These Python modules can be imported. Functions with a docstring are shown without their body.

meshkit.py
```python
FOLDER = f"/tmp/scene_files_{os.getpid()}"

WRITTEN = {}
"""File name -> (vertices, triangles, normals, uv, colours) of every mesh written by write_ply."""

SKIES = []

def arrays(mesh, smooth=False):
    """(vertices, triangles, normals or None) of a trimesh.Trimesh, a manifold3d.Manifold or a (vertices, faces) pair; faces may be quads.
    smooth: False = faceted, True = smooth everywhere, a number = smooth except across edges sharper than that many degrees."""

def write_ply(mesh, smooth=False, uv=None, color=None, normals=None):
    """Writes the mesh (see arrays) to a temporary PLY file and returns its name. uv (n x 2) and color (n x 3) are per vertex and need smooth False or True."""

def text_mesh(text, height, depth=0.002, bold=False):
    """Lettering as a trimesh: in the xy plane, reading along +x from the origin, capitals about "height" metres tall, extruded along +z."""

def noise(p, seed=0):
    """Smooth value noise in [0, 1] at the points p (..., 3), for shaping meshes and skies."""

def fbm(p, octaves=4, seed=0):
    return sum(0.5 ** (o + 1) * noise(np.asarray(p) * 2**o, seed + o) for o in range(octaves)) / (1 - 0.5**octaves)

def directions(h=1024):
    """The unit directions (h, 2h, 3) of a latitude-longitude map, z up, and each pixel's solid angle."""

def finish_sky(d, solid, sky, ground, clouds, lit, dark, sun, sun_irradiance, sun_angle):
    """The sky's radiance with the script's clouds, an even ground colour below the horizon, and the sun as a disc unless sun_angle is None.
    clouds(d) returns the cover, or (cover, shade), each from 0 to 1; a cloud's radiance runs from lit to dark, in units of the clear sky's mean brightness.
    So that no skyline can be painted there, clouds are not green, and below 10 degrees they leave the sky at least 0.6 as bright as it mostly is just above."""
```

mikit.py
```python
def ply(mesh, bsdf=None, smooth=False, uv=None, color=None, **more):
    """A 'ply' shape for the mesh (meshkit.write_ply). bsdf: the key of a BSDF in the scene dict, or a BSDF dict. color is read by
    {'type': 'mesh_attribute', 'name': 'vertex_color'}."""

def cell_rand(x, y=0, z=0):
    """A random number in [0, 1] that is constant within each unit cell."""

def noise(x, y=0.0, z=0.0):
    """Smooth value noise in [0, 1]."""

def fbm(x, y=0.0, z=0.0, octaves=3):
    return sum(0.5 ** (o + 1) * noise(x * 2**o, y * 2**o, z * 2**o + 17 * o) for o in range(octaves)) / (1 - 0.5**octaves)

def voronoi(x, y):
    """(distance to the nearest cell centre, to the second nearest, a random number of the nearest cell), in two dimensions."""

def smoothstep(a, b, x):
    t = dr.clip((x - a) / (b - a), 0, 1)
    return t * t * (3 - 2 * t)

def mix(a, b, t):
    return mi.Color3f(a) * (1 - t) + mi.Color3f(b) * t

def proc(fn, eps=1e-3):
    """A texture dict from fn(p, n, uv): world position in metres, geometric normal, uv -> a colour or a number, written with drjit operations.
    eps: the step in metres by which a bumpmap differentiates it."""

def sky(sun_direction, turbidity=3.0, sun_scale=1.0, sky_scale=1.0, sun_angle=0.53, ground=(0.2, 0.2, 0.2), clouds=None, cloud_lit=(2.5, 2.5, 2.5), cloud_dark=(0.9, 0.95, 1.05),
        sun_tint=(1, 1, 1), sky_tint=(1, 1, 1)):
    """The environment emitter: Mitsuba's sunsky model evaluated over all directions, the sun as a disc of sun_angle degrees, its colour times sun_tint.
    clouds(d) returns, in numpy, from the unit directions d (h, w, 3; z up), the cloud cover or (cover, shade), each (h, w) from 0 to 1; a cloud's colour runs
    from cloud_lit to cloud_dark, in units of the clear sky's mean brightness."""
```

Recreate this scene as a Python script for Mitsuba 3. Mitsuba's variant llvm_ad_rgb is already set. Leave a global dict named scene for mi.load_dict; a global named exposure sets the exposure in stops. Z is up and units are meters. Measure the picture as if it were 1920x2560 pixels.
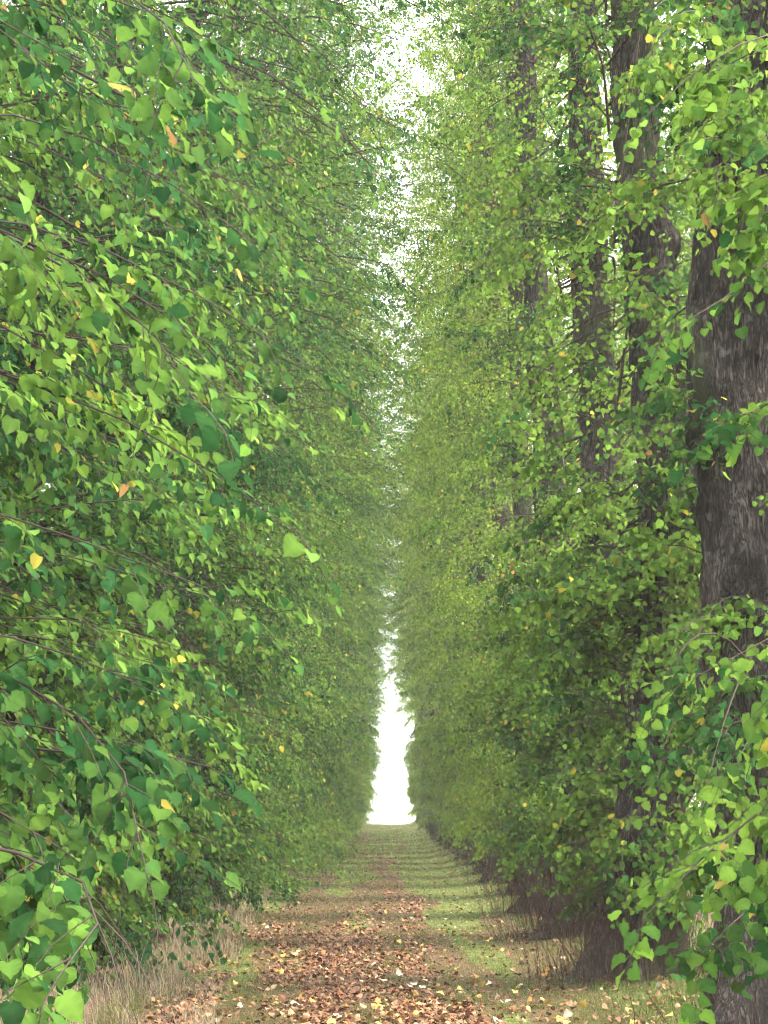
import math, numpy as np, trimesh, mitsuba as mi, drjit as dr, mikit, meshkit
from mikit import proc, noise, fbm, smoothstep, mix
T = mi.ScalarTransform4f
scene, labels = {}, {}

# ---------------------------------------------------------------- camera, sky, exposure
EYE = np.array([0.0, 0.0, 1.6])
AIM = np.array([-0.00449, 0.97998, 0.19905])
scene['camera'] = {'type': 'perspective', 'fov': 28.0, 'fov_axis': 'x', 'near_clip': 0.05, 'far_clip': 6000.0,
                   'to_world': T().look_at(origin=EYE.tolist(), target=(EYE + AIM).tolist(), up=[0, 0, 1])}
scene['sky'] = mikit.sky([0.72, 0.12, 0.68], turbidity=4, sun_scale=0.42, sun_angle=28, clouds=lambda d: 1.0,
                         cloud_lit=(2.5, 2.5, 2.5), ground=(0.15, 0.16, 0.10))
exposure = 4.68


# ---------------------------------------------------------------- small helpers
def rgb(*c): return {'type': 'rgb', 'value': list(c)}
def ref(k): return {'type': 'ref', 'id': k}
def tag(k, label=None, cat=None, group=None, kind=None):
    d = {'label': label, 'category': cat, 'group': group, 'kind': kind}
    labels[k] = {a: b for a, b in d.items() if b}
def sstep(a, b, x):
    t = np.clip((np.asarray(x, float) - a) / (b - a), 0, 1)
    return t * t * (3 - 2 * t)
def unit(v): return v / np.maximum(np.linalg.norm(v, axis=-1, keepdims=True), 1e-9)
def ground_z(x, y):
    x, y = np.asarray(x, float), np.asarray(y, float)
    z = 1.62 * sstep(25, 175, y) - 9 * sstep(165, 420, y)
    b = np.abs(x + 0.3)
    z = z + (0.10 + 0.34 * sstep(30, 130, y)) * sstep(1.6, 3.4, b) * sstep(600, 200, y)
    p = np.stack([x, y, 0 * x], -1)
    return z + (0.09 * (meshkit.fbm(p * [.6, .17, 1], 3, 4) - 0.5) + 0.04 * (meshkit.fbm(p * 2.1, 2, 9) - 0.5)) * sstep(900, 300, np.abs(y) + np.abs(x))


# ---------------------------------------------------------------- materials
# every leaf, blade and twig carries its own colour in its uv: u = the packed colour, v = a factor
def unpack(p, n, uv):
    q = dr.floor(uv.x)
    r = dr.floor(q / 4096)
    q = q - r * 4096
    g = dr.floor(q / 64)
    b = q - g * 64
    return mi.Color3f(dr.square(r / 63), dr.square(g / 63), dr.square(b / 63)) * uv.y
VC = proc(unpack)
def pack(c, f=1.0):
    """colours (N, 3) -> uv (N, 2)"""
    q = np.round(np.sqrt(np.clip(c, 0, 1)) * 63)
    return np.stack([q[..., 0] * 4096 + q[..., 1] * 64 + q[..., 2] + 0.5, np.broadcast_to(f, q.shape[:-1])], -1)
scene['leaf_mat'] = {'type': 'principledthin', 'base_color': VC, 'roughness': 0.42, 'spec_tint': 0.0, 'eta': 1.65, 'diff_trans': 1.05}
scene['litter_mat'] = {'type': 'twosided', 'bsdf': {'type': 'principled', 'base_color': VC, 'roughness': 0.7, 'specular': 0.35}}
scene['grass_mat'] = {'type': 'principledthin', 'base_color': VC, 'roughness': 0.55, 'eta': 1.4, 'diff_trans': 0.7}
scene['twig_mat'] = {'type': 'twosided', 'bsdf': {'type': 'principled', 'base_color': VC, 'roughness': 0.75, 'specular': 0.3}}


def fissures(p):
    w = fbm(p.x * 5, p.y * 5, p.z * 2, 2)
    a = dr.abs(fbm(p.x * 58 + 3 * w, p.y * 58 + 3 * w, p.z * 7.5 + 2 * w, 3) - 0.5)
    b = dr.abs(fbm(p.x * 19 + 3 * w, p.y * 19 + 3 * w, p.z * 2.4 + w, 2) - 0.5)
    return smoothstep(0.0, 0.20, a) * (0.35 + 0.65 * smoothstep(0.0, 0.10, b))
def bark_fn(p, n, uv):
    f = fissures(p)
    b = fbm(p.x * 2.6, p.y * 2.6, p.z * 1.3 + 7, 4)
    g = fbm(p.x * 60, p.y * 60, p.z * 18, 2)
    c = mix((0.016, 0.013, 0.012), mix((0.046, 0.039, 0.035), (0.100, 0.090, 0.083), g), f)
    c = c * (0.35 + 1.25 * smoothstep(0.22, 0.75, b))
    c = mix(c, (0.17, 0.175, 0.15), smoothstep(0.64, 0.74, fbm(p.x * 14, p.y * 14, p.z * 11, 3)) * 0.3)
    return mix(c, (0.040, 0.052, 0.022), smoothstep(0.5, 0.7, fbm(p.x * 1.3, p.y * 1.3, p.z * 0.6 + 31, 3)) * 0.55)
def bark_bump(p, n, uv): return fissures(p) + 0.35 * fbm(p.x * 80, p.y * 80, p.z * 26, 2)
scene['bark_mat'] = {'type': 'twosided', 'bsdf': {'type': 'bumpmap', 'bump': proc(bark_bump, 0.003), 'scale': 0.028,
                     'bsdf': {'type': 'principled', 'base_color': proc(bark_fn), 'roughness': 0.85, 'specular': 0.25}}}


def ground_fn(p, n, uv):
    f = fbm(p.x * 22, p.y * 22, 0, 3)
    g = fbm(p.x * 1.6 + 3, p.y * 0.15, 5, 3)
    soil = mix((0.036, 0.025, 0.017), (0.10, 0.066, 0.042), f)
    turf = mix((0.040, 0.058, 0.017), (0.095, 0.120, 0.038), f)
    far = smoothstep(22, 60, p.y)
    edge = smoothstep(0.2, 1.3, p.x) * 0.20 + smoothstep(-1.8, -3.0, p.x) * 0.1
    c = mix(soil, turf, smoothstep(0.50, 0.62, g + far * 0.17 + edge - 0.05))
    c = mix(c, mix((0.06, 0.045, 0.03), (0.13, 0.10, 0.07), f), smoothstep(-2.0, -3.2, p.x) * 0.7)
    return mix(c, (0.09, 0.12, 0.04), smoothstep(170, 210, p.y + dr.abs(p.x)))
scene['ground_mat'] = {'type': 'twosided', 'bsdf': {'type': 'principled', 'base_color': proc(ground_fn), 'roughness': 0.95, 'specular': 0.15}}

# ---------------------------------------------------------------- ground, one sheet
gy = np.unique(np.concatenate([np.linspace(-40, 6, 24), np.linspace(6, 40, 121), np.linspace(40, 200, 101), np.geomspace(200, 5000, 40), -np.geomspace(40, 5000, 20)]))
gx = np.unique(np.concatenate([np.linspace(-6, 6, 73), np.linspace(-40, 40, 41), np.geomspace(40, 5000, 25), -np.geomspace(40, 5000, 25)]))
GX, GY = np.meshgrid(gx, gy)
gi = np.arange(GX.size).reshape(GX.shape)
quad = np.stack([gi[:-1, :-1], gi[:-1, 1:], gi[1:, 1:], gi[1:, :-1]], -1).reshape(-1, 4)
scene['ground'] = mikit.ply((np.stack([GX, GY, ground_z(GX, GY)], -1).reshape(-1, 3), quad), 'ground_mat', smooth=True)
tag('ground', 'avenue floor of worn turf and leaf mould between the two rows of trees', 'ground', kind='structure')


# ---------------------------------------------------------------- mesh builders
def tubes(P, R, sides=3):
    """P (N, K, 3) polylines, R (N, K) radii -> vertices, faces"""
    N, K = P.shape[:2]
    t = unit(np.gradient(P, axis=1))
    a = unit(np.cross(t, np.where(np.abs(t[..., 2:]) < 0.9, [0, 0, 1.0], [1.0, 0, 0])))
    b = np.cross(t, a)
    th = np.arange(sides) * 2 * np.pi / sides
    V = P[:, :, None] + R[:, :, None, None] * (np.cos(th)[:, None] * a[:, :, None] + np.sin(th)[:, None] * b[:, :, None])
    i = np.arange(N)[:, None, None] * K * sides
    k, s = np.arange(K - 1)[None, :, None], np.arange(sides)[None, None]
    s2 = (s + 1) % sides
    q = np.stack(np.broadcast_arrays(i + k * sides + s, i + k * sides + s2, i + (k + 1) * sides + s2, i + (k + 1) * sides + s), -1).reshape(-1, 4)
    return V.reshape(-1, 3), np.vstack([q[:, [0, 1, 2]], q[:, [0, 2, 3]]])
def join(parts):
    o, V, F = 0, [], []
    for v, f in parts:
        V.append(v); F.append(f + o); o += len(v)
    return np.vstack(V), np.vstack(F)
def flat_color(v, c): return np.broadcast_to(np.asarray(c, float), v.shape).copy()


def leaf_template(kind, var=0):
    """petiole tip at the origin, blade along +y, about 1 long and 0.95 wide; returns vertices, triangles, shade per vertex"""
    if kind == 'fine':
        out = [(.0, .08), (.15, -.03), (.33, -.01), (.46, .10), (.53, .25), (.53, .40), (.49, .54), (.41, .66), (.29, .77), (.16, .86), (.05, .93), (0, 1.02)]
        mid = [(0, .08), (0, .30), (0, .52), (0, .75), (0, 1.02)]
    elif kind == 'mid':
        out = [(0, .05), (.36, .0), (.53, .32), (.37, .70), (0, 1.0)]
        mid = [(0, .05), (0, .48), (0, 1.0)]
    elif kind == 'far':
        return np.array([[0, .0, 0], [.46, .36, .1], [0, 1.02, -.25], [-.46, .36, .1]]), np.array([[0, 1, 2], [0, 2, 3]]), np.ones(4)
    else:
        out = [(0, .03), (.51, .22), (.37, .74), (0, 1.0)]
        mid = [(0, .03), (0, 1.0)]
    right = out[1:-1]
    def tri(chain, m):
        # zip the outline chain to the midrib by y
        f, i, j = [], 0, 0
        while i < len(chain) - 1 or j < len(m) - 1:
            if j == len(m) - 1 or (i < len(chain) - 1 and chain[i + 1][1][1] <= m[j + 1][1][1]):
                f.append((m[j][0], chain[i][0], chain[i + 1][0])); i += 1
            else:
                f.append((m[j][0], chain[i][0], m[j + 1][0])); j += 1
        return [q for q in f if len(set(q)) == 3]
    pts = list(mid)
    mi_ = [(k, p) for k, p in enumerate(mid)]
    r = [(0, mid[0])] + [(len(pts) + k, p) for k, p in enumerate(right)] + [(len(mid) - 1, mid[-1])]
    pts += right
    l = [(0, mid[0])] + [(len(pts) + k, p) for k, p in enumerate(right)] + [(len(mid) - 1, mid[-1])]
    pts += [(-x, y) for x, y in right]
    F = tri(r, mi_) + [(a, c, b) for a, b, c in tri([(k, p) for k, p in l], mi_)]
    P = np.array(pts)
    if kind == 'fine':
        jag = 1 + 0.05 * np.where(np.arange(len(P)) % 2, 1, -1) * (np.arange(len(P)) >= len(mid))
        P = np.column_stack([P[:, 0] * jag * np.where(P[:, 0] > 0, *((1.06, .92), (.90, 1.05), (1.0, .84), (1.08, 1.0))[var]), P[:, 1]])
    fold, curl, twist = ((.22, .28, .0), (.38, .10, .25), (.05, .50, -.3), (-.12, .30, .35))[var]
    z = fold * np.abs(P[:, 0]) - curl * P[:, 1] ** 2 + twist * P[:, 0] * P[:, 1] + 0.06 * np.sin(P[:, 1] * 9 + P[:, 0] * 6) * np.abs(P[:, 0]) * 2
    shade = 1.0 + 0.16 * (np.abs(P[:, 0]) < 0.01) - 0.05 * np.abs(P[:, 0])
    if kind == 'fine':
        vein = np.where(np.arange(len(P)) < len(mid), 0, np.where((np.arange(len(P)) - len(mid)) % len(right) % 2, 1, -1))
        shade, z = shade + 0.13 * vein, z - 0.022 * vein
    V, F = np.column_stack([P, z]), np.array(F)
    if kind == 'fine':   # the stalk
        n = len(V)
        V = np.vstack([V, [[-.012, -.5, -.06], [.012, -.5, -.06], [.014, .12, .0], [-.014, .12, .0]]])
        F = np.vstack([F, [[n, n + 1, n + 2], [n, n + 2, n + 3]]])
        shade = np.r_[shade, [1.25] * 4]
    return V, F, shade
LEAF = {k: leaf_template(k) for k in ('fine', 'mid', 'coarse', 'far')}
FINE = [leaf_template('fine', k) for k in range(4)]
rl = np.random.default_rng(8)


def leaf_mesh(kind, pos, a, n, size, col):
    V, F, sh = LEAF[kind]
    b = np.cross(a, n)
    k = rl.uniform(-.3, .3, (3, len(pos), 1))   # every leaf folds, curls and twists its own way
    z = V[None, :, 2] + .8 * k[0] * np.abs(V[None, :, 0]) - .7 * k[1] * V[None, :, 1] ** 2 + 1.3 * k[2] * V[None, :, 0] * V[None, :, 1]
    v = pos[:, None] + size[:, None, None] * (V[None, :, 0:1] * b[:, None] + V[None, :, 1:2] * a[:, None] + z[..., None] * n[:, None])
    f = F[None] + (np.arange(len(pos)) * len(V))[:, None, None]
    c = pack(np.repeat(col[:, None], len(V), 1), sh[None])
    return v.reshape(-1, 3), f.reshape(-1, 3), c.reshape(-1, 2)


GREENS = np.array([[.085, .190, .035], [.110, .215, .036], [.070, .165, .042], [.150, .255, .038], [.125, .235, .030], [.210, .300, .045],
                   [.420, .370, .085], [.360, .220, .070]])
def tint(warm): return np.array([.93 + .11 * warm, 1.0, 1.16 - .3 * warm])   # cool green leaves on the left, limier ones on the right
def leaf_colors(rng, pos, warm):
    """green by clump, some yellow; warm 0..1"""
    n = len(pos)
    g = meshkit.fbm(pos * 0.9, 2, 77)
    k = np.clip((g - 0.5) * 3 + rng.normal(0.35 + 0.5 * warm, 0.28, n), 0, 1)
    dark, lightc = np.array([.027, .080, .024]), np.array([.128, .222, .037])
    c = dark * (1 - k[:, None]) + lightc * k[:, None]
    y = rng.random(n)
    patch = meshkit.noise(pos * 1.7, 5)
    yel = y < 0.004 + 0.16 * sstep(0.70, 0.88, patch)
    c[yel] = np.array([.40, .34, .06]) * rng.uniform(.7, 1.15, (yel.sum(), 1))
    org = y > 0.9999 - 0.05 * sstep(0.78, 0.92, meshkit.noise(pos * 1.5, 6))
    c[org] = np.array([.27, .145, .05]) * rng.uniform(.6, 1.1, (org.sum(), 1))
    return c * tint(warm) * np.exp(rng.normal(0, .33, (n, 1)))


# ---------------------------------------------------------------- growing a tree
def interp_poly(path, z):
    path = np.asarray(path)
    return np.stack([np.interp(z, path[:, 2], path[:, 0]), np.interp(z, path[:, 2], path[:, 1]), z], -1)
REACH = {  # height, reach towards the path, reach elsewhere
    'left': [(0.5, 1.7, 1.4), (1.5, 2.2, 1.9), (4, 2.6, 2.4), (8, 3.1, 2.9), (13, 4.8, 3.3), (18, 5.2, 3.2), (22, 4.0, 2.6), (26, .6, .8)],
    'right': [(0.5, .7, .8), (1.5, 1.2, 1.4), (4, 1.15, 1.9), (8, 1.3, 2.5), (13, 1.6, 3.0), (18, 1.8, 3.0), (22, 1.4, 2.4), (26, .6, 1.0)],
    'left_far': [(0.5, 1.8, 1.4), (1.5, 2.45, 1.9), (4, 3.0, 2.4), (8, 3.4, 2.9), (13, 4.6, 3.3), (18, 5.6, 3.4), (23, 5.6, 3.2), (26, 4.2, 2.4), (29, 2, 1.2)],
    'right_far': [(0.5, .8, .8), (1.5, 1.3, 1.4), (4, 1.75, 2.0), (8, 2.2, 2.6), (13, 3.2, 3.0), (18, 4.0, 3.3), (23, 4.0, 3.0), (26, 2.8, 2.2), (29, 1.2, 1.2)]}


def branches(rng, path, side, n, zlo=0.7, zhi=24.5, K=7, shorten=1.0):
    sgn = 1 if side.startswith('left') else -1
    z = rng.uniform(zlo, zhi, n)
    z = np.where(rng.random(n) < (0.12 if zhi > 20 else 0.3), rng.uniform(zlo, 9, n) if side.startswith('left') else rng.uniform(min(6, zhi - 2), zhi, n), z)
    if side.endswith('far') and zhi > 20: z = np.where(rng.random(n) < .35, rng.uniform(12, zhi, n), z)
    az = rng.uniform(0, 2 * np.pi, n)
    az = np.where(rng.random(n) < (0.5 if sgn > 0 else 0.15), rng.normal(0, 0.9, n), az)
    if sgn < 0: az = np.where(rng.random(n) < 0.35, rng.normal(np.pi, 0.8, n), az)
    h = np.stack([sgn * np.cos(az), np.sin(az), 0 * az], -1)
    tab = np.array(REACH[side])
    w = np.clip(np.cos(az), 0, 1) ** 1.3
    L = np.interp(z, tab[:, 0], tab[:, 1]) * w + np.interp(z, tab[:, 0], tab[:, 2]) * (1 - w)
    L = L * rng.uniform(0.62, 1.06, n) * shorten
    e = np.radians(rng.normal(24, 12 if not side.endswith('far') else 18, n) + 26 * sstep(14, 25, z))
    droop = rng.uniform(0.35, 0.75, n) * (1 - 0.5 * sstep(14, 25, z))
    zs = z - np.minimum(L * 0.25, 0.5 * (z - zlo))
    t = np.linspace(0, 1, K)
    P = interp_poly(path, zs)[:, None] + (L[:, None] * t)[..., None] * h[:, None]
    P[..., 2] += L[:, None] * (np.tan(e)[:, None] * t * 1.1 - droop[:, None] * t ** 2.2)
    side_v = np.stack([-h[:, 1], h[:, 0], 0 * z], -1)
    wob = np.cumsum(rng.normal(0, 0.028, (n, K)), 1) * t * L[:, None]
    P += wob[..., None] * side_v[:, None]
    P[..., 2] += np.cumsum(rng.normal(0, 0.016, (n, K)), 1) * L[:, None] * t
    gz = ground_z(P[..., 0], P[..., 1]) + (0.3 if sgn > 0 else 0.4)
    P[..., 2] = np.maximum(P[..., 2], gz)
    R = (0.0055 * L + 0.004)[:, None] * (1 - 0.8 * t)
    return P, R


def twigs_on(rng, P, S, l0=0.95, K=4, tmin=0.12):
    """S side twigs and a leader on every branch: (B*S, K, 3)"""
    B, KP = P.shape[:2]
    t = np.sort(rng.uniform(tmin, 1, (B, S)) ** 0.85, 1)
    t[:, -1] = 1.0
    x = t * (KP - 1)
    i = np.minimum(x.astype(int), KP - 2)
    f = (x - i)[..., None]
    bi = np.arange(B)[:, None]
    p0 = P[bi, i] * (1 - f) + P[bi, i + 1] * f
    tan = unit(P[bi, i + 1] - P[bi, i])
    L = np.linalg.norm(P[:, -1] - P[:, 0], axis=1)
    s = np.where(np.arange(S) % 2, 1, -1)[None] * np.ones((B, 1))
    ang = np.radians(rng.uniform(28, 68, (B, S))) * s
    ang[:, -1] *= 0.1
    c, sn = np.cos(ang), np.sin(ang)
    d = np.stack([tan[..., 0] * c - tan[..., 1] * sn, tan[..., 0] * sn + tan[..., 1] * c, tan[..., 2] + rng.normal(0.0, 0.3, (B, S))], -1)
    d = unit(d)
    ln = l0 * np.minimum(1, 0.35 + 0.3 * L)[:, None] * (0.5 + 0.5 * rng.random((B, S))) * (1.1 - 0.55 * t)
    u = np.linspace(0, 1, K)
    Q = p0[:, :, None] + (ln[..., None] * u)[..., None] * d[:, :, None]
    Q[..., 2] -= (0.38 * ln * rng.uniform(.5, 1.4, (B, S)))[..., None] * u ** 2
    Q = Q.reshape(-1, K, 3) + rng.normal(0, 0.012, (B * S, K, 3)) * u[:, None]
    return Q, ln.reshape(-1)


def leaves_on(rng, Q, ln, m, side, size, chaos):
    """m leaves alternately along every twig; arrays of position, axis, normal, size"""
    N, K = Q.shape[:2]
    u = np.clip((np.arange(m) + rng.uniform(-.3, .3, (N, m)) + 0.7) / m, 0, 1)
    x = u * (K - 1)
    i = np.minimum(x.astype(int), K - 2)
    f = (x - i)[..., None]
    ni = np.arange(N)[:, None]
    p = Q[ni, i] * (1 - f) + Q[ni, i + 1] * f
    tan = unit(Q[ni, i + 1] - Q[ni, i])
    hor = unit(np.cross(tan, [0, 0, 1.0]) + 1e-6)
    s = np.where((np.arange(m)[None] + rng.integers(0, 2, (N, 1))) % 2, 1.0, -1.0)[..., None]
    a = unit((0.6 * tan + 0.6 * s * hor + np.array([.34, 0, -0.50]) if side == 'left' else 0.5 * tan + 0.75 * s * hor + np.array([0, 0, -0.48])) + rng.normal(0, 0.36, p.shape))
    inward = np.array([0.50 if side == 'left' else -0.38, -0.26, 0.72])
    nrm = inward + rng.normal(0, chaos, p.shape) * ([1, .7, 1] if side == 'left' else [1, 1, 1])
    b = unit(np.cross(a, nrm))
    nrm = np.cross(b, a)
    sz = size * rng.uniform(0.62, 1.18, (N, m)) * (1 - 0.25 * u)
    p = p + a * (0.35 * sz)[..., None]
    return p.reshape(-1, 3), a.reshape(-1, 3), nrm.reshape(-1, 3), sz.reshape(-1)


def trunk_mesh(path, r0, top, nz, na, rng, flare=0.55):
    zb = path[0][2]
    u = np.linspace(0, 1, nz)
    z = zb + (top - zb) * (0.25 * u + 0.75 * u ** 1.5)
    c = interp_poly(path, z)
    th = np.arange(na) * 2 * np.pi / na
    h = (z - zb - 0.3)[:, None]
    r = r0 * (1 - 0.8 * np.clip(h / (top - zb), 0, 1) ** 1.1) * (1 + flare * np.exp(-np.maximum(h, -0.2) / 0.35))
    ph = rng.uniform(0, 6.28, 4)
    butt = 0.22 * np.sin(3 * th + ph[0]) + 0.18 * np.sin(5 * th + ph[1])
    r = r * (1 + butt[None] * (0.9 * np.exp(-np.maximum(h, 0) / 0.7) + 0.22))
    X = np.stack(np.broadcast_arrays(np.cos(th)[None] * r0, np.sin(th)[None] * r0, z[:, None]), -1) + np.array([c[0, 0] * 3.1, c[0, 1] * 1.7, 0])
    lump = meshkit.fbm(X * [2.6, 2.6, 1.5], 3, 3) - 0.5
    fis = np.abs(meshkit.fbm(X * [20, 20, 3.5], 3, 8) - 0.5)
    knot = sstep(0.60, 0.85, meshkit.noise(X * [2.2, 2.2, 2.6], 21))
    r = r + r0 * (0.36 * lump + 0.20 * knot) - 0.032 * np.clip(1 - fis / 0.14, 0, 1) * min(1, r0 / 0.3) + 0.012 * meshkit.noise(X * [9, 9, 5], 5)
    V = c[:, None] + r[..., None] * np.stack([np.cos(th), np.sin(th), 0 * th], -1)[None]
    i, k = np.arange(nz - 1)[:, None] * na, np.arange(na)[None]
    k2 = (k + 1) % na
    q = np.stack(np.broadcast_arrays(i + k, i + k2, i + na + k2, i + na + k), -1).reshape(-1, 4)
    return V.reshape(-1, 3), np.vstack([q[:, [0, 1, 2]], q[:, [0, 2, 3]]])


def shoots_mesh(rng, base, r, n, h):
    """brown broom of thin stems round a trunk's foot"""
    az = rng.uniform(0, 2 * np.pi, n)
    d0 = r * (0.9 + 2.3 * rng.random(n) ** 2.0)
    lean = rng.uniform(.02, .55, n)
    hh = h * rng.uniform(.2, 1.15, n) * (1.25 - .6 * (d0 / r - .9) / 2.3)
    u = np.linspace(0, 1, 5)
    o = np.stack([np.cos(az), np.sin(az), 0 * az], -1)
    P = base + (d0[:, None, None] + (lean * hh)[:, None, None] * u[None, :, None] ** 1.4) * o[:, None]
    P[..., 2] = ground_z(P[:, :1, 0], P[:, :1, 1]) - 0.03 + hh[:, None] * u
    P[..., :2] += np.cumsum(rng.normal(0, 0.035, (n, 5, 2)), 1)
    R = rng.uniform(.0016, .0048, n)[:, None] * (1 - 0.7 * u)
    v, f = tubes(P, R, 3)
    c = np.repeat(np.array([.038, .017, .012])[None] * rng.uniform(.5, 1.5, (n, 1)), 15, 0)
    return v, f, c


TWIG = np.array([.042, .032, .027])
def in_wedge(p, pad=0.02):
    x, y, z = p[:, 0], np.maximum(p[:, 1], 0.2), p[:, 2] - 1.6
    return (p[:, 1] > 1.5) & (np.abs(x / y + 0.004) < 0.255 + pad) & (z / y > -0.14 - pad) & (z / y < 0.60 + pad)


def bent(rng, pts, K=9):
    """a branch through three given points of the place, sagging a little"""
    p0, p1, p2 = (np.array(p, float) for p in pts)
    t = np.linspace(0, 1, K)[:, None]
    ctl = 2 * p1 - 0.5 * (p0 + p2)
    P = (1 - t) ** 2 * p0 + 2 * t * (1 - t) * ctl + t ** 2 * p2
    return P + np.cumsum(rng.normal(0, 0.012, (K, 3)), 0) * t


FINE_COL = {}
def fine_ply(tone, var):
    if (tone, var) not in FINE_COL:
        V, F, sh = FINE[var]
        FINE_COL[tone, var] = mikit.ply((V, F), 'leaf_mat', smooth=True, uv=pack(np.repeat(np.array(tone)[None], len(V), 0), sh))
    return FINE_COL[tone, var]
TONES = np.array([[.020, .058, .018], [.027, .080, .024], [.040, .102, .026], [.058, .126, .028], [.076, .152, .031], [.098, .185, .034], [.128, .222, .037], [.16, .27, .045],
                  [.40, .34, .06], [.33, .27, .07], [.22, .135, .05]])


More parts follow.
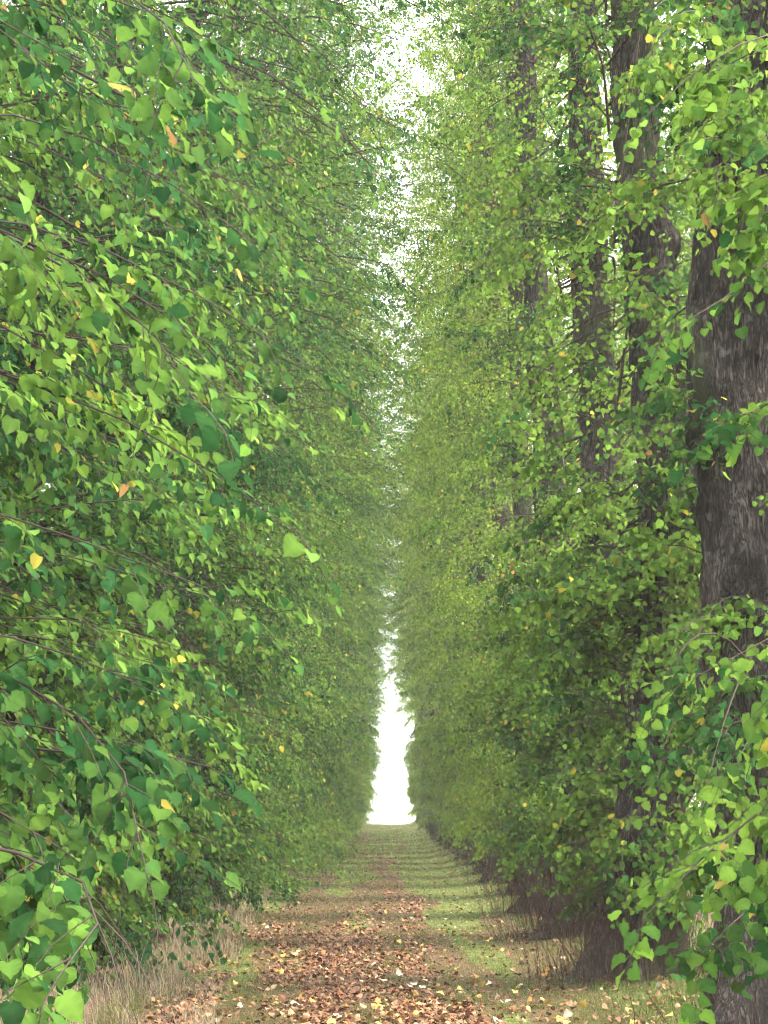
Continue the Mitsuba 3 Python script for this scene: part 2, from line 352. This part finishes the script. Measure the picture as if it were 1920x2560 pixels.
def near_tree(key, side, path, r0, seed, nb, S, m, kind, size, n_leaf, n_branch, warm, chaos, fine_trunk, extra=(), shoots=0, shoot_h=1.0, top=25.0, zhi=24.5, low=0, keep=None, group=None, flip=1):
    rng = np.random.default_rng(seed)
    base = np.array(path[0], float)
    vt, ft = trunk_mesh(path, r0, top, *(fine_trunk), rng)
    scene[key + '__trunk'] = mikit.ply((vt, ft), 'bark_mat', smooth=True)
    P, R = branches(rng, path, side, nb, zhi=zhi)
    if low:
        P2, R2 = branches(rng, path, side, low, zlo=0.7, zhi=5.5, shorten=0.75)
        P, R = np.concatenate([P, P2]), np.concatenate([R, R2])
    if keep is not None:
        ok = keep(P[:, -1])
        P, R = P[ok], R[ok]
    Q, ln = twigs_on(rng, P, S)
    sets = [leaves_on(rng, Q, ln, m, side, size, chaos)]
    BP, BR, BQ = [p for p in P], [r for r in R], [Q[k * S:(k + 1) * S] for k in range(len(P))]
    for pts in extra:
        E_ = bent(rng, pts)[None]
        q, l = twigs_on(rng, E_, 20, l0=0.66, tmin=0.15)
        q = q.reshape(-1, 4, 3)
        sets.append(leaves_on(rng, q, l, 8, side, 0.079, chaos * 0.8))
        BP.append(E_[0]); BR.append(np.linspace(0.011, 0.002, 9)); BQ.append(q)
    pos, a, n, sz = (np.concatenate([s[k] for s in sets]) for k in range(4))
    ok = pos[:, 2] > ground_z(pos[:, 0], pos[:, 1]) + (.2 if side == 'left' else .5) + .7 * (meshkit.noise(pos * 1.1, 3) - .5)
    if side == 'left' and path[0][1] < 13: ok &= (pos[:, 2] > 1.6 - .035 * pos[:, 1]) | (pos[:, 0] < -.19 * pos[:, 1])   # the hem of the hanging leaves
    pos, a, n, sz = pos[ok], a[ok], n[ok], sz[ok]
    col = leaf_colors(rng, pos, warm)
    # the leaves that stand largest in view are parts of their own
    dist = np.linalg.norm(pos - EYE, axis=1)
    app = np.where(in_wedge(pos, 0.0), sz / dist, 0)
    big = np.argsort(-app)[:n_leaf]
    big = big[app[big] > 0]
    rest = np.ones(len(pos), bool); rest[big] = False
    tones = TONES * tint(warm)
    tone = np.argmin(np.linalg.norm(col[big][:, None] - tones[None], axis=2), 1) if len(big) else []
    for k, (j, tn) in enumerate(zip(big, tone)):
        b = np.cross(a[j], n[j])
        M = np.eye(4)
        M[:3, 0], M[:3, 1], M[:3, 2], M[:3, 3] = b * sz[j], a[j] * sz[j], n[j] * sz[j], pos[j]
        scene[f'{key}__leaf' + (f'_{k:03d}' if k else '')] = {**fine_ply(tuple(tones[tn]), k % 4), 'to_world': T(M)}
    seen = in_wedge(pos, .06)
    lm = []
    for kd, sel in ((kind, rest & seen & (dist < 10)), ('coarse', rest & seen & (dist >= 10)), ('far', rest & ~seen)):
        if sel.any(): lm.append(leaf_mesh(kd, pos[sel], a[sel], n[sel], sz[sel], col[sel]))
    v, f = join([q[:2] for q in lm])
    scene[key + '__foliage'] = mikit.ply((v, f), 'leaf_mat', uv=np.concatenate([q[2] for q in lm]))
    tag(key + '__foliage', kind='stuff')
    # branches: those that show become parts
    end = np.array([p[-1] for p in BP])
    d = np.where(in_wedge(end, 0.03), np.linalg.norm(end - EYE, axis=1), 1e6)
    order = np.argsort(d)
    mine = [k for k in order[:n_branch] if d[k] < 1e6]
    def wood(ks):
        parts = []
        for kk in (7, 9):
            sel = [k for k in ks if len(BP[k]) == kk]
            if sel: parts.append(tubes(np.array([BP[k] for k in sel]), np.array([BR[k] for k in sel]), 5))
        q = np.concatenate([BQ[k] for k in ks])
        parts.append(tubes(q, np.broadcast_to(np.linspace(.0028, .0011, 4), (len(q), 4)), 3))
        return join(parts)
    for k, j in enumerate(mine):
        v, f = wood([j])
        scene[f'{key}__branch' + (f'_{k:03d}' if k else '')] = mikit.ply((v, f), 'twig_mat', smooth=True, uv=pack(flat_color(v, TWIG)))
    other = [k for k in range(len(BP)) if k not in set(mine)]
    if other:
        v, f = wood(other)
        scene[key + '__twigs'] = mikit.ply((v, f), 'twig_mat', smooth=True, uv=pack(flat_color(v, TWIG)))
        tag(key + '__twigs', kind='stuff')
    if group: clothe(key, group, T().translate([base[0], base[1], float(ground_z(base[0], base[1]))]).scale([1, flip, 1]))
    if shoots:
        v, f, c = shoots_mesh(rng, base, r0, shoots, shoot_h)
        scene[key + '__shoots'] = mikit.ply((v, f), 'twig_mat', uv=pack(c))
        tag(key + '__shoots', kind='stuff')


def simple_path(rng, x, y, top=25.0):
    z = np.array([0, 2, 5, 9, 14, 19, top])
    off = np.cumsum(rng.normal(0, 0.10, (7, 2)), 0); off[0] = 0
    return [(x + o[0], y + o[1], zz + float(ground_z(x, y)) - 0.3 * (k == 0)) for k, (o, zz) in enumerate(zip(off, z))]


# ---------------------------------------------------------------- crowns shared by many trees
def crown_group(name, side, seed, nb, S, m, size, warm, chaos, low, kind, twigs, far=''):
    rng = np.random.default_rng(seed)
    path = [(0, 0, -1), (0, 0, 27)]
    P, Rr = branches(rng, path, side + far, nb, zhi=24.5 if not far else 28)
    P2, R2 = branches(rng, path, side + far, low, zlo=.4, zhi=5.5, shorten=.8)
    P, Rr = np.concatenate([P, P2]), np.concatenate([Rr, R2])
    Q, ln = twigs_on(rng, P, S)
    pos, a, n, sz = leaves_on(rng, Q, ln, m, side, size, chaos)
    hollow = meshkit.fbm(pos * [.9, .9, 1.1] + seed, 2, 14) < (.36 if not far else .27)
    ok = ~hollow & (pos[:, 2] > (.2 if side == 'left' else .58) + .7 * (meshkit.noise(pos * 1.1, 3) - .5))
    pos, a, n, sz = pos[ok], a[ok], n[ok], sz[ok]
    v, f, c = leaf_mesh(kind, pos, a, n, sz, leaf_colors(rng, pos + seed * 9.0, warm) * ([1.45, 1.3, 1.35] if far else 1))  # far leaves lightened: the pale, hazy glow of distance put into their colour
    scene['group_' + name] = {'type': 'shapegroup', 'leaves': mikit.ply((v, f), 'leaf_mat', uv=c)}
    w = [tubes(P, Rr * (.6 if far else 1.1), 4)]
    if twigs: w.append(tubes(Q[:, [0, 2, 3]], np.broadcast_to(np.linspace(.0028, .0011, 3), (len(Q), 3)), 3))
    v, f = join(w)
    scene['group_' + name + '_wood'] = {'type': 'shapegroup', 'wood': mikit.ply((v, f), 'twig_mat', smooth=True, uv=pack(flat_color(v, TWIG)))}
for k in range(2):
    crown_group(f'near_left_{k}', 'left', 30 + k, 360, 17, 9, .090, .12, .42, 110, 'coarse', True)
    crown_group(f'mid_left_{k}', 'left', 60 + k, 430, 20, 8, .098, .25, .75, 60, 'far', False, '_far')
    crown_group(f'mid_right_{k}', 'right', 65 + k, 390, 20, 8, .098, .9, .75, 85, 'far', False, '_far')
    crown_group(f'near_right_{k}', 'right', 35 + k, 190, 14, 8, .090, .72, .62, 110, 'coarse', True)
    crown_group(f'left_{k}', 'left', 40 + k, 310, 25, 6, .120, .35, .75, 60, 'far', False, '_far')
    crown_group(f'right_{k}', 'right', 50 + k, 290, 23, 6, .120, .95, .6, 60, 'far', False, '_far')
def clothe(key, group, M):
    """the shared leaves and twigs on a tree"""
    scene[key + '__foliage__001'] = {'type': 'instance', 'to_world': M, 'group': ref('group_' + group)}
    scene[key + '__twigs__001'] = {'type': 'instance', 'to_world': M, 'group': ref('group_' + group + '_wood')}
    tag(key + '__foliage', kind='stuff'); tag(key + '__twigs', kind='stuff')


# ---------------------------------------------------------------- the near trees, one by one
LX, RX = -4.0, 2.75
rs = np.random.default_rng(11)
L = dict(side='left', warm=0.12, chaos=0.42)
def reaching(rng, n, y0, ya, yb, x_end, side=-1, lo=-.10, hi=.52):
    """long branches reaching from the trunk at y0 towards the path"""
    out = []
    for k in range(n):
        y2 = rng.uniform(ya, yb)
        z2 = 1.6 + y2 * rng.uniform(lo, hi)
        x2 = side * rng.uniform(*x_end)
        if z2 < 1.75: x2 = side * max(abs(x2), .195 * y2 + .1)
        z0 = max(z2 + rng.uniform(-.3, 1.3), .8)
        x0 = LX if side < 0 else RX
        xm, ym = .5 * (x0 + x2) + rng.uniform(-.2, .2), .5 * (y0 + y2) + rng.uniform(-.3, .5)
        out.append(((x0, y0, z0), (xm, ym, .5 * (z0 + z2) + rng.uniform(.2, .6)), (x2, y2, z2)))
    return out
near_tree('lime_tree', path=simple_path(rs, LX - .2, 4.2), r0=.27, seed=1, nb=150, S=16, m=10, kind='mid', size=0.074, n_leaf=300, n_branch=40, fine_trunk=(60, 24), zhi=14,
          keep=lambda e: (e[:, 1] > 3.4) & ((e[:, 2] > 1.6 - .03 * e[:, 1]) | (e[:, 0] < -.2 * e[:, 1])), extra=[
    ((-4.1, 4.6, 4.6), (-1.8, 5.4, 3.95), (-.60, 4.7, 2.94)), ((-4.1, 4.4, 4.6), (-1.54, 4.4, 4.4), (-.52, 3.7, 3.47)),
    ((-4.1, 4.6, 2.2), (-1.7, 5.3, 2.2), (-.70, 4.7, 1.49)), ((-4.1, 4.4, 1.7), (-1.44, 4.7, 1.6), (-.77, 3.9, 1.26)),
    ((-4.1, 4.8, 2.0), (-1.74, 5.7, 1.9), (-.86, 5.2, 1.73)), ((-4.1, 4.9, 3.6), (-1.92, 6.0, 3.5), (-.30, 5.2, 2.59))] + reaching(np.random.default_rng(101), 26, 4.4, 4.2, 7.0, (.55, 1.5)), low=60, **L)
tag('lime_tree', 'lime tree hanging the largest leaves down the left edge, trunk out of view', 'tree', 'trees of the left row')
near_tree('lime_tree_001', path=simple_path(rs, LX, 10.2), r0=.28, seed=2, nb=130, S=17, m=11, kind='mid', size=.078, n_leaf=300, n_branch=60, fine_trunk=(60, 24), low=60, zhi=18, shoots=120, keep=lambda e: (e[:, 2] > 1.6 - .03 * e[:, 1]) | (e[:, 0] < -.2 * e[:, 1]), extra=[
    ((-4, 9.7, 5.0), (-2.12, 7.0, 4.5), (-.30, 5.7, 3.36)), ((-4, 9.8, 5.4), (-2.31, 7.4, 5.2), (-.57, 6.2, 3.97)),
    ((-4, 9.9, 3.6), (-2.63, 8.9, 3.3), (-.60, 7.7, 2.67)), ((-4, 9.8, 2.7), (-2.15, 7.6, 2.55), (-.77, 6.2, 2.07)),
    ((-4, 9.8, 6.6), (-2.52, 8.0, 6.4), (-.52, 6.7, 5.08)), ((-4, 10, 5.2), (-3.01, 9.8, 5.0), (-.35, 8.7, 4.01))] + reaching(np.random.default_rng(102), 34, 9.9, 7.0, 11.5, (.5, 2.0)), **L)
tag('lime_tree_001', 'leafy lime tree reaching long branches across the left foreground, second of the left row', 'tree', 'trees of the left row')
near_tree('lime_tree_002', path=simple_path(rs, LX, 16.2), r0=.28, seed=3, nb=50, S=15, m=9, kind='mid', size=.076, n_leaf=300, n_branch=40, fine_trunk=(80, 32), low=25, shoots=300, group='near_left_0', **L)
tag('lime_tree_002', 'dense green lime tree in the left row just before the exposed dark trunk foot', 'tree', 'trees of the left row')
near_tree('lime_tree_003', path=[(-3.94, 22, -.2), (-4.09, 22, 1.9), (-4.25, 22, 4.8), (-4.3, 22.2, 12), (-4.1, 22, 25)], r0=.33, seed=4, nb=45, S=15, m=9, kind='coarse', size=.080, n_leaf=300, n_branch=30, fine_trunk=(140, 48), low=22, shoots=420, shoot_h=1.3, group='near_left_1', **L)
tag('lime_tree_003', 'lime tree whose dark flared trunk foot shows among brown stems at lower left', 'tree', 'trees of the left row')
near_tree('lime_tree_004', path=simple_path(rs, LX, 28.2), r0=.30, seed=5, nb=30, S=15, m=8, kind='coarse', size=.086, n_leaf=150, n_branch=20, fine_trunk=(60, 24), low=15, shoots=350, shoot_h=1.2, group='near_left_0', flip=-1, **L)
tag('lime_tree_004', 'leaf-clad lime tree in the left row right behind the one with the bare dark foot', 'tree', 'trees of the left row')

R = dict(side='right', warm=0.55, chaos=0.62)
near_tree('lime_tree_005', path=simple_path(rs, RX + .1, 5.6), r0=.3, seed=21, nb=45, S=13, m=8, kind='mid', size=.08, n_leaf=300, n_branch=40, fine_trunk=(60, 24), zhi=13,
          keep=lambda e: (e[:, 1] > 5.2) & (np.abs(e[:, 0]) > 0.17 * e[:, 1]), extra=[
    ((2.8, 6.0, 2.2), (1.96, 6.5, 1.95), (.88, 5.7, 1.29)), ((2.8, 6.1, 1.6), (1.98, 7.0, 1.45), (1.21, 6.2, 1.12)),
    ((2.8, 6.0, 5.0), (2.41, 7.5, 4.8), (1.24, 6.7, 3.79)), ((2.8, 6.0, 4.0), (2.36, 7.5, 3.9), (1.50, 6.7, 3.38))] + reaching(np.random.default_rng(103), 9, 5.9, 5.8, 7.5, (1.25, 1.8), 1), low=30, **R)
tag('lime_tree_005', 'lime tree whose rounded leaves hang in from the right edge, trunk out of view', 'tree', 'trees of the right row')
near_tree('lime_tree_006', path=[(2.88, 11.8, -.35), (2.86, 11.8, .4), (2.85, 11.8, 1.5), (2.85, 11.8, 2.84), (2.77, 11.8, 4.57), (2.72, 11.8, 5.4), (2.88, 11.8, 6.6), (3.04, 11.9, 8.4), (3.2, 12, 14), (3.1, 12, 25)],
          r0=.46, seed=22, nb=50, S=14, m=9, kind='mid', size=.078, n_leaf=300, n_branch=50, fine_trunk=(330, 130), zhi=14, low=14, shoots=160, shoot_h=.8, extra=[
    ((2.7, 11.6, 3.9), (2.28, 11.3, 4.62), (1.76, 10.5, 5.46)), ((2.7, 11.5, 6.6), (2.5, 9.3, 6.6), (1.33, 8.2, 5.48)), ((2.7, 11.4, 3.1), (2.5, 8.8, 2.87), (1.44, 7.7, 2.31))] + reaching(np.random.default_rng(104), 12, 11.5, 8.6, 11, (1.6, 2.6), 1, .36, .58) + reaching(np.random.default_rng(105), 5, 11.5, 8.8, 11.2, (1.6, 2.1), 1, -.06, .05), **R)
tag('lime_tree_006', 'lime tree with the broad fissured grey-brown trunk standing at the right edge of the photo', 'tree', 'trees of the right row')
near_tree('lime_tree_007', path=[(2.53, 16.6, -.25), (2.71, 16.6, 1.44), (2.93, 16.6, 3.13), (3.09, 16.6, 4.43), (3.03, 16.6, 5.78), (2.94, 16.6, 7.65), (2.85, 16.6, 9.86), (2.87, 16.6, 11.2), (2.9, 16.7, 25)],
          r0=.36, seed=23, nb=40, S=14, m=10, kind='mid', size=.076, n_leaf=300, n_branch=50, fine_trunk=(280, 90), low=25, shoots=700, shoot_h=1.3, extra=[
    ((2.9, 16.5, 8.0), (1.9, 15.9, 8.5), (.55, 15.2, 8.93)), ((2.9, 16.5, 3.4), (2.4, 16, 3.9), (1.4, 15.2, 3.87))], group='near_right_0', **R)
tag('lime_tree_007', 'lime tree with a swaying dark trunk just left of the broad right-edge trunk', 'tree', 'trees of the right row')
near_tree('lime_tree_008', path=[(2.61, 22.5, -.25), (2.77, 22.5, 1.95), (3.06, 22.5, 4.25), (3.16, 22.5, 6.66), (3.13, 22.5, 7.9), (3.05, 22.5, 9.48), (3.04, 22.5, 12.5), (3.06, 22.5, 25)],
          r0=.38, seed=24, nb=40, S=15, m=10, kind='coarse', size=.080, n_leaf=300, n_branch=30, fine_trunk=(240, 80), low=22, shoots=700, shoot_h=1.35, extra=[((3.1, 22.4, 6.4), (1.9, 21.6, 6.4), (.6, 20.7, 5.69))], group='near_right_1', **R)
tag('lime_tree_008', 'right-row lime tree with a pale grey trunk showing halfway up through leaf gaps', 'tree', 'trees of the right row')
near_tree('lime_tree_009', path=[(2.78, 28.5, -.2), (2.98, 28.5, 2.76), (3.0, 28.5, 5.71), (3.02, 28.5, 8.39), (2.85, 28.5, 11.18), (2.77, 28.5, 12.82), (2.7, 28.5, 15.35), (2.7, 28.5, 25)],
          r0=.37, seed=25, nb=30, S=15, m=10, kind='coarse', size=.086, n_leaf=200, n_branch=25, fine_trunk=(180, 56), low=15, shoots=600, shoot_h=1.35, group='near_right_0', flip=-1, **R)
tag('lime_tree_009', 'right-row lime tree whose slim dark trunk rises bare to the top edge', 'tree', 'trees of the right row')

# ---------------------------------------------------------------- the farther trees
sv, sf, sc_ = shoots_mesh(np.random.default_rng(70), np.zeros(3), .32, 420, 1.3)
sv = sv - [0, 0, 0]
sv[:, 2] -= ground_z(sv[:, 0], sv[:, 1]) - 0.0
scene['group_shoots'] = {'type': 'shapegroup', 'shoots': mikit.ply((sv, sf), 'twig_mat', uv=pack(sc_))}
rf = np.random.default_rng(90)
count = 10
for side, x0, y0 in (('left', LX, 34.3), ('right', RX + .15, 34.5)):
    for i in range(22):
        y = y0 + 6.0 * i + rf.uniform(-.4, .4)
        x = x0 + rf.normal(0, .12)
        key = f'lime_tree_{count:03d}'; count += 1
        path = simple_path(rf, x, y)
        if i == 0 and side == 'right': path = [(2.96, y, -.2), (3.03, y, 3), (3.06, y, 6.6), (2.98, y, 10.3), (2.97, y, 15.2), (2.98, y, 25)]
        na, nz = (28, 90) if i < 4 else (14, 40)
        scene[key + '__trunk'] = mikit.ply(trunk_mesh(path, rf.uniform(.24, .33), 25.5 + path[0][2], nz, na, rf), 'bark_mat', smooth=True)
        M = T().translate([x, y, float(ground_z(x, y))]).rotate([0, 0, 1], float(rf.uniform(-22, 22))).scale([1 + float(rf.uniform(-.12, .12)) - .05 * float(sstep(60, 80, y)), float(rf.choice([-1, 1])), float(rf.uniform(.92, 1.14))])
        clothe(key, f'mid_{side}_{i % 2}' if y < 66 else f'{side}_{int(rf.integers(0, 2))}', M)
        if i < 9:
            scene[key + '__shoots'] = {'type': 'instance', 'to_world': M, 'group': ref('group_shoots')}
            tag(key + '__shoots', kind='stuff')
        if side == 'right' and i == 0: lab = 'right-row lime tree with a bare dark lower trunk left of the slim trunk'
        elif i < 3: lab = f'{("second", "third", "fourth")[i] if side == "left" else ("", "second", "third")[i]} ' + ('lime tree past the exposed dark trunk foot in the left row' if side == 'left' else 'lime tree beyond the slim dark trunk of the right row')
        elif i < 10: lab = f'mid-distance lime tree merging with its neighbours in the {side} row'
        else: lab = f'distant lime tree near the bright far end of the {side} row'
        tag(key, lab, 'tree', f'trees of the {side} row')

# further rows seen through the gaps
rb = np.random.default_rng(91)
for side, x0 in (('left', -12.5), ('right', 12.5)):
    for i in range(13):
        x, y = x0 + rb.normal(0, .4), 44 + 6.2 * i + rb.uniform(-.6, .6)
        key = f'background_tree_{count:03d}'.replace(f'_{count:03d}', '' if (side, i) == ('left', 0) else f'_{(i if side == "left" else i + 13):03d}')
        scene[key + '__trunk'] = mikit.ply(trunk_mesh(simple_path(rb, x, y), .3, 27.0, 40, 14, rb), 'bark_mat', smooth=True)
        M = T().translate([x, y, float(ground_z(x, y))]).rotate([0, 0, 1], float(rb.uniform(0, 360))).scale([1, 1, float(rb.uniform(1.0, 1.18))])
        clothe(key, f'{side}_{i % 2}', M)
        tag(key, f'tree of a further row glimpsed through gaps in the {side} row', 'tree', f'trees behind the {side} row')

# ---------------------------------------------------------------- leaf litter, grass
def left_edge(y): return np.interp(y, [4, 12, 18, 25, 40, 60, 170], [-1.2, -1.55, -2.0, -2.45, -2.9, -3.2, -3.3])
def turf_mask(x, y):
    """0 where leaves lie, 1 where grass grows"""
    p = np.stack([x * 1.7 + 3, y * .16, 0 * x + 5], -1)
    g = .72 * meshkit.fbm(p, 3, 12) + .28 * meshkit.fbm(p * [1.6, 6, 1], 2, 15)
    return sstep(.42, .60, g + .20 * sstep(16, 50, y) + .26 * sstep(.2, 1.2, x) - .10 * np.exp(-((x + .1) / .8) ** 2) + .02)
rg = np.random.default_rng(5)
def spots(n, y0, y1, x0=-3.6, x1=3.4):
    y = 1 / rg.uniform(1 / y1, 1 / y0, n) if y0 > 0 else rg.uniform(y0, y1, n)
    return rg.uniform(x0, x1, n), y
LIT = np.array([[.135, .060, .034], [.175, .085, .048], [.215, .120, .070], [.095, .045, .028], [.27, .175, .105], [.27, .155, .055], [.36, .27, .16], [.20, .075, .035]])
LIT = LIT * [1.0, .98, .94]
LP = np.array([.25, .22, .16, .14, .10, .05, .04, .04])
def litter_arrays(x, y, size, rng):
    n = len(x)
    th = rng.uniform(0, 2 * np.pi, n)
    nrm = unit(np.stack([rng.normal(0, .45, n), rng.normal(0, .45, n), np.ones(n)], -1))
    a = np.stack([np.cos(th), np.sin(th), 0 * th], -1)
    a = unit(a - (a * nrm).sum(1, keepdims=True) * nrm)
    flip = np.where(rng.random(n) < .5, 1, -1)[:, None]
    pos = np.stack([x, y, ground_z(x, y) + rng.uniform(.012, .04, n)], -1)
    return pos, a, nrm * flip, size
x, y = spots(52000, 10.5, 95, -3.4, 3.5)
ok = (rg.random(len(x)) < .14 + .86 * (1 - turf_mask(x, y)) ** .8) & (x > left_edge(y) - .5 * rg.random(len(x)))
x, y = x[ok], y[ok]
sz = .046 * rg.uniform(.4, 1.5, len(x)) * (1 + .5 * sstep(25, 80, y))
pos, a, n, sz = litter_arrays(x, y, sz, rg)
col = LIT[rg.choice(8, len(x), p=LP)] * rg.uniform(.7, 1.2, (len(x), 1))
v, f, c = leaf_mesh('coarse', pos, a, n, sz, col)
scene['leaf_litter'] = mikit.ply((v, f), 'litter_mat', uv=c)
tag('leaf_litter', 'brown and tan fallen leaves covering the middle of the avenue', 'leaf litter', kind='stuff')
# the fallen leaves that stand out singly
for gname, colr, num, lab in (('yellow', (.42, .33, .09), 70, 'bright yellow fallen lime leaf lying on the brown leaf litter'),
                              ('cream', (.45, .37, .25), 90, 'pale cream dry fallen leaf lying face up on the avenue floor'),
                              ('orange', (.38, .18, .05), 60, 'orange fallen lime leaf among the brown leaf litter')):
    V, F, sh = LEAF['fine']
    pl = mikit.ply((V * [1, 1, 1.2], F), 'litter_mat', smooth=True, uv=pack(np.repeat(np.array(colr)[None], len(V), 0), sh))
    x, y = spots(num * 3, 10.6, 30, -2.2, 2.6)
    x, y = x[x > left_edge(y) + .1][:num], y[x > left_edge(y) + .1][:num]
    pos, a, n, sz = litter_arrays(x, y, rg.uniform(.055, .085, len(x)), rg)
    for j in range(len(x)):
        M = np.eye(4)
        M[:3, 0], M[:3, 1], M[:3, 2], M[:3, 3] = np.cross(a[j], n[j]) * sz[j], a[j] * sz[j], n[j] * sz[j], pos[j] + [0, 0, .015]
        k = sum(q.startswith('fallen_leaf') for q in scene)
        key = 'fallen_leaf' + (f'_{k:03d}' if k else '')
        scene[key] = {**pl, 'to_world': T(M)}
        tag(key, lab, 'leaf', f'{gname} fallen leaves')


def blades(x, y, h, w, lean, rng, col, K=2):
    n = len(x)
    az = rng.uniform(0, 2 * np.pi, n)
    d = np.stack([np.cos(az), np.sin(az), 0 * az], -1)
    s = np.stack([-d[:, 1], d[:, 0], 0 * az], -1)
    base = np.stack([x, y, ground_z(x, y) - .01], -1)
    u = np.linspace(0, 1, K)
    c = base[:, None] + (h * lean)[:, None, None] * u[None, :, None] ** 2 * d[:, None]
    c[..., 2] += h[:, None] * u * (1 - .25 * lean[:, None] * u)
    wd = (w[:, None] * (1 - u ** 2 * .9))[..., None]
    V = np.concatenate([c - s[:, None] * wd, c + s[:, None] * wd], 1)
    q = []
    for k in range(K - 1): q += [[k, K + k, K + k + 1], [k, K + k + 1, k + 1]]
    F = np.array(q)[None] + (np.arange(n) * 2 * K)[:, None, None]
    sh = np.tile(np.linspace(.8, 1.12, K), 2)
    return V.reshape(-1, 3), F.reshape(-1, 3), pack(np.repeat(col[:, None], 2 * K, 1), sh[None]).reshape(-1, 2)
x, y = spots(230000, 10.5, 150, -3.4, 3.4)
tm = turf_mask(x, y)
ok = (rg.random(len(x)) < .12 + .88 * tm) & (x > left_edge(y) - .8)
x, y, tm = x[ok], y[ok], tm[ok]
cl = meshkit.noise(np.stack([x * 5, y * 3, 0 * x], -1), 31)
h = (.03 + .075 * cl ** 2 + .03 * sstep(1.2, 2.6, np.abs(x))) * rg.uniform(.6, 1.3, len(x)) * (1 + .8 * sstep(40, 100, y))
g0 = meshkit.fbm(np.stack([x * .8, y * .45, 0 * x], -1), 2, 41)[:, None]
col = np.array([.058, .090, .022]) * (1 - g0) + np.array([.150, .185, .058]) * g0
dry = rg.random(len(x)) < .16
col[dry] = [.24, .20, .12]
col *= rg.uniform(.75, 1.25, (len(x), 1))
v, f, c = blades(x, y, h, .0022 * (1 + 2.2 * sstep(12, 80, y)) * rg.uniform(.8, 1.3, len(x)), rg.uniform(.1, 1.0, len(x)), rg, col)
scene['grass'] = mikit.ply((v, f), 'grass_mat', uv=c)
tag('grass', 'short green turf growing in patches between the fallen leaves', 'grass', kind='stuff')
# longer grass on the far crest
x, y = rg.uniform(-3.4, 3.4, 2500), rg.uniform(138, 176, 2500)
v, f, c = blades(x, y, rg.uniform(.06, .40, 2500) * (.3 + .35 * np.abs(x)), np.full(2500, .012), rg.uniform(.1, 1, 2500), rg, np.array([[.13, .15, .06]]) * rg.uniform(.6, 1.4, (2500, 1)))
scene['grass__001'] = mikit.ply((v, f), 'grass_mat', uv=c)
# tall dry grass under the left row
n = 11000
y = 1 / rg.uniform(1 / 80, 1 / 10, n)
x = left_edge(y) + .25 - np.abs(rg.normal(0, .75, n))
cl = meshkit.fbm(np.stack([x * 1.6, y * 1.0, 0 * x], -1), 2, 51)
ok = (cl > .46 + .2 * rg.random(n) - .1) & (x > -5)
x, y, cl = x[ok], y[ok], cl[ok]
h = (.10 + .70 * np.clip(cl - .35, 0, .5)) * rg.uniform(.3, 1.5, len(x))
mixg = meshkit.noise(np.stack([x * .9, y * .5, 0 * x], -1), 61)[:, None]
col = np.where(mixg > .62, [[.085, .10, .040]], [[.34, .285, .20]]) * rg.uniform(.2, 1.4, (len(x), 1))
v, f, c = blades(x, y, h, .0025 * (1 + 1.5 * sstep(12, 60, y)) * rg.uniform(.7, 1.3, len(x)), rg.uniform(.15, 1.1, len(x)), rg, col, K=4)
scene['dry_grass'] = mikit.ply((v, f), 'grass_mat', uv=c)
tag('dry_grass', 'tall straw-coloured dry grass along the foot of the left row', 'dry grass', kind='stuff')

# ---------------------------------------------------------------- the air
scene['haze_air'] = {'type': 'homogeneous', 'albedo': 0.95, 'sigma_t': 0.0007}
scene['haze'] = {'type': 'cube', 'to_world': T().translate([0, 0, 9]).scale([5100, 5100, 23]), 'bsdf': {'type': 'null'}, 'interior': ref('haze_air')}
scene['camera']['medium'] = ref('haze_air')
tag('haze', 'thin pale air', kind='stuff')
print('triangles', sum(len(w[1]) for w in meshkit.WRITTEN.values()), 'entries', len(scene))
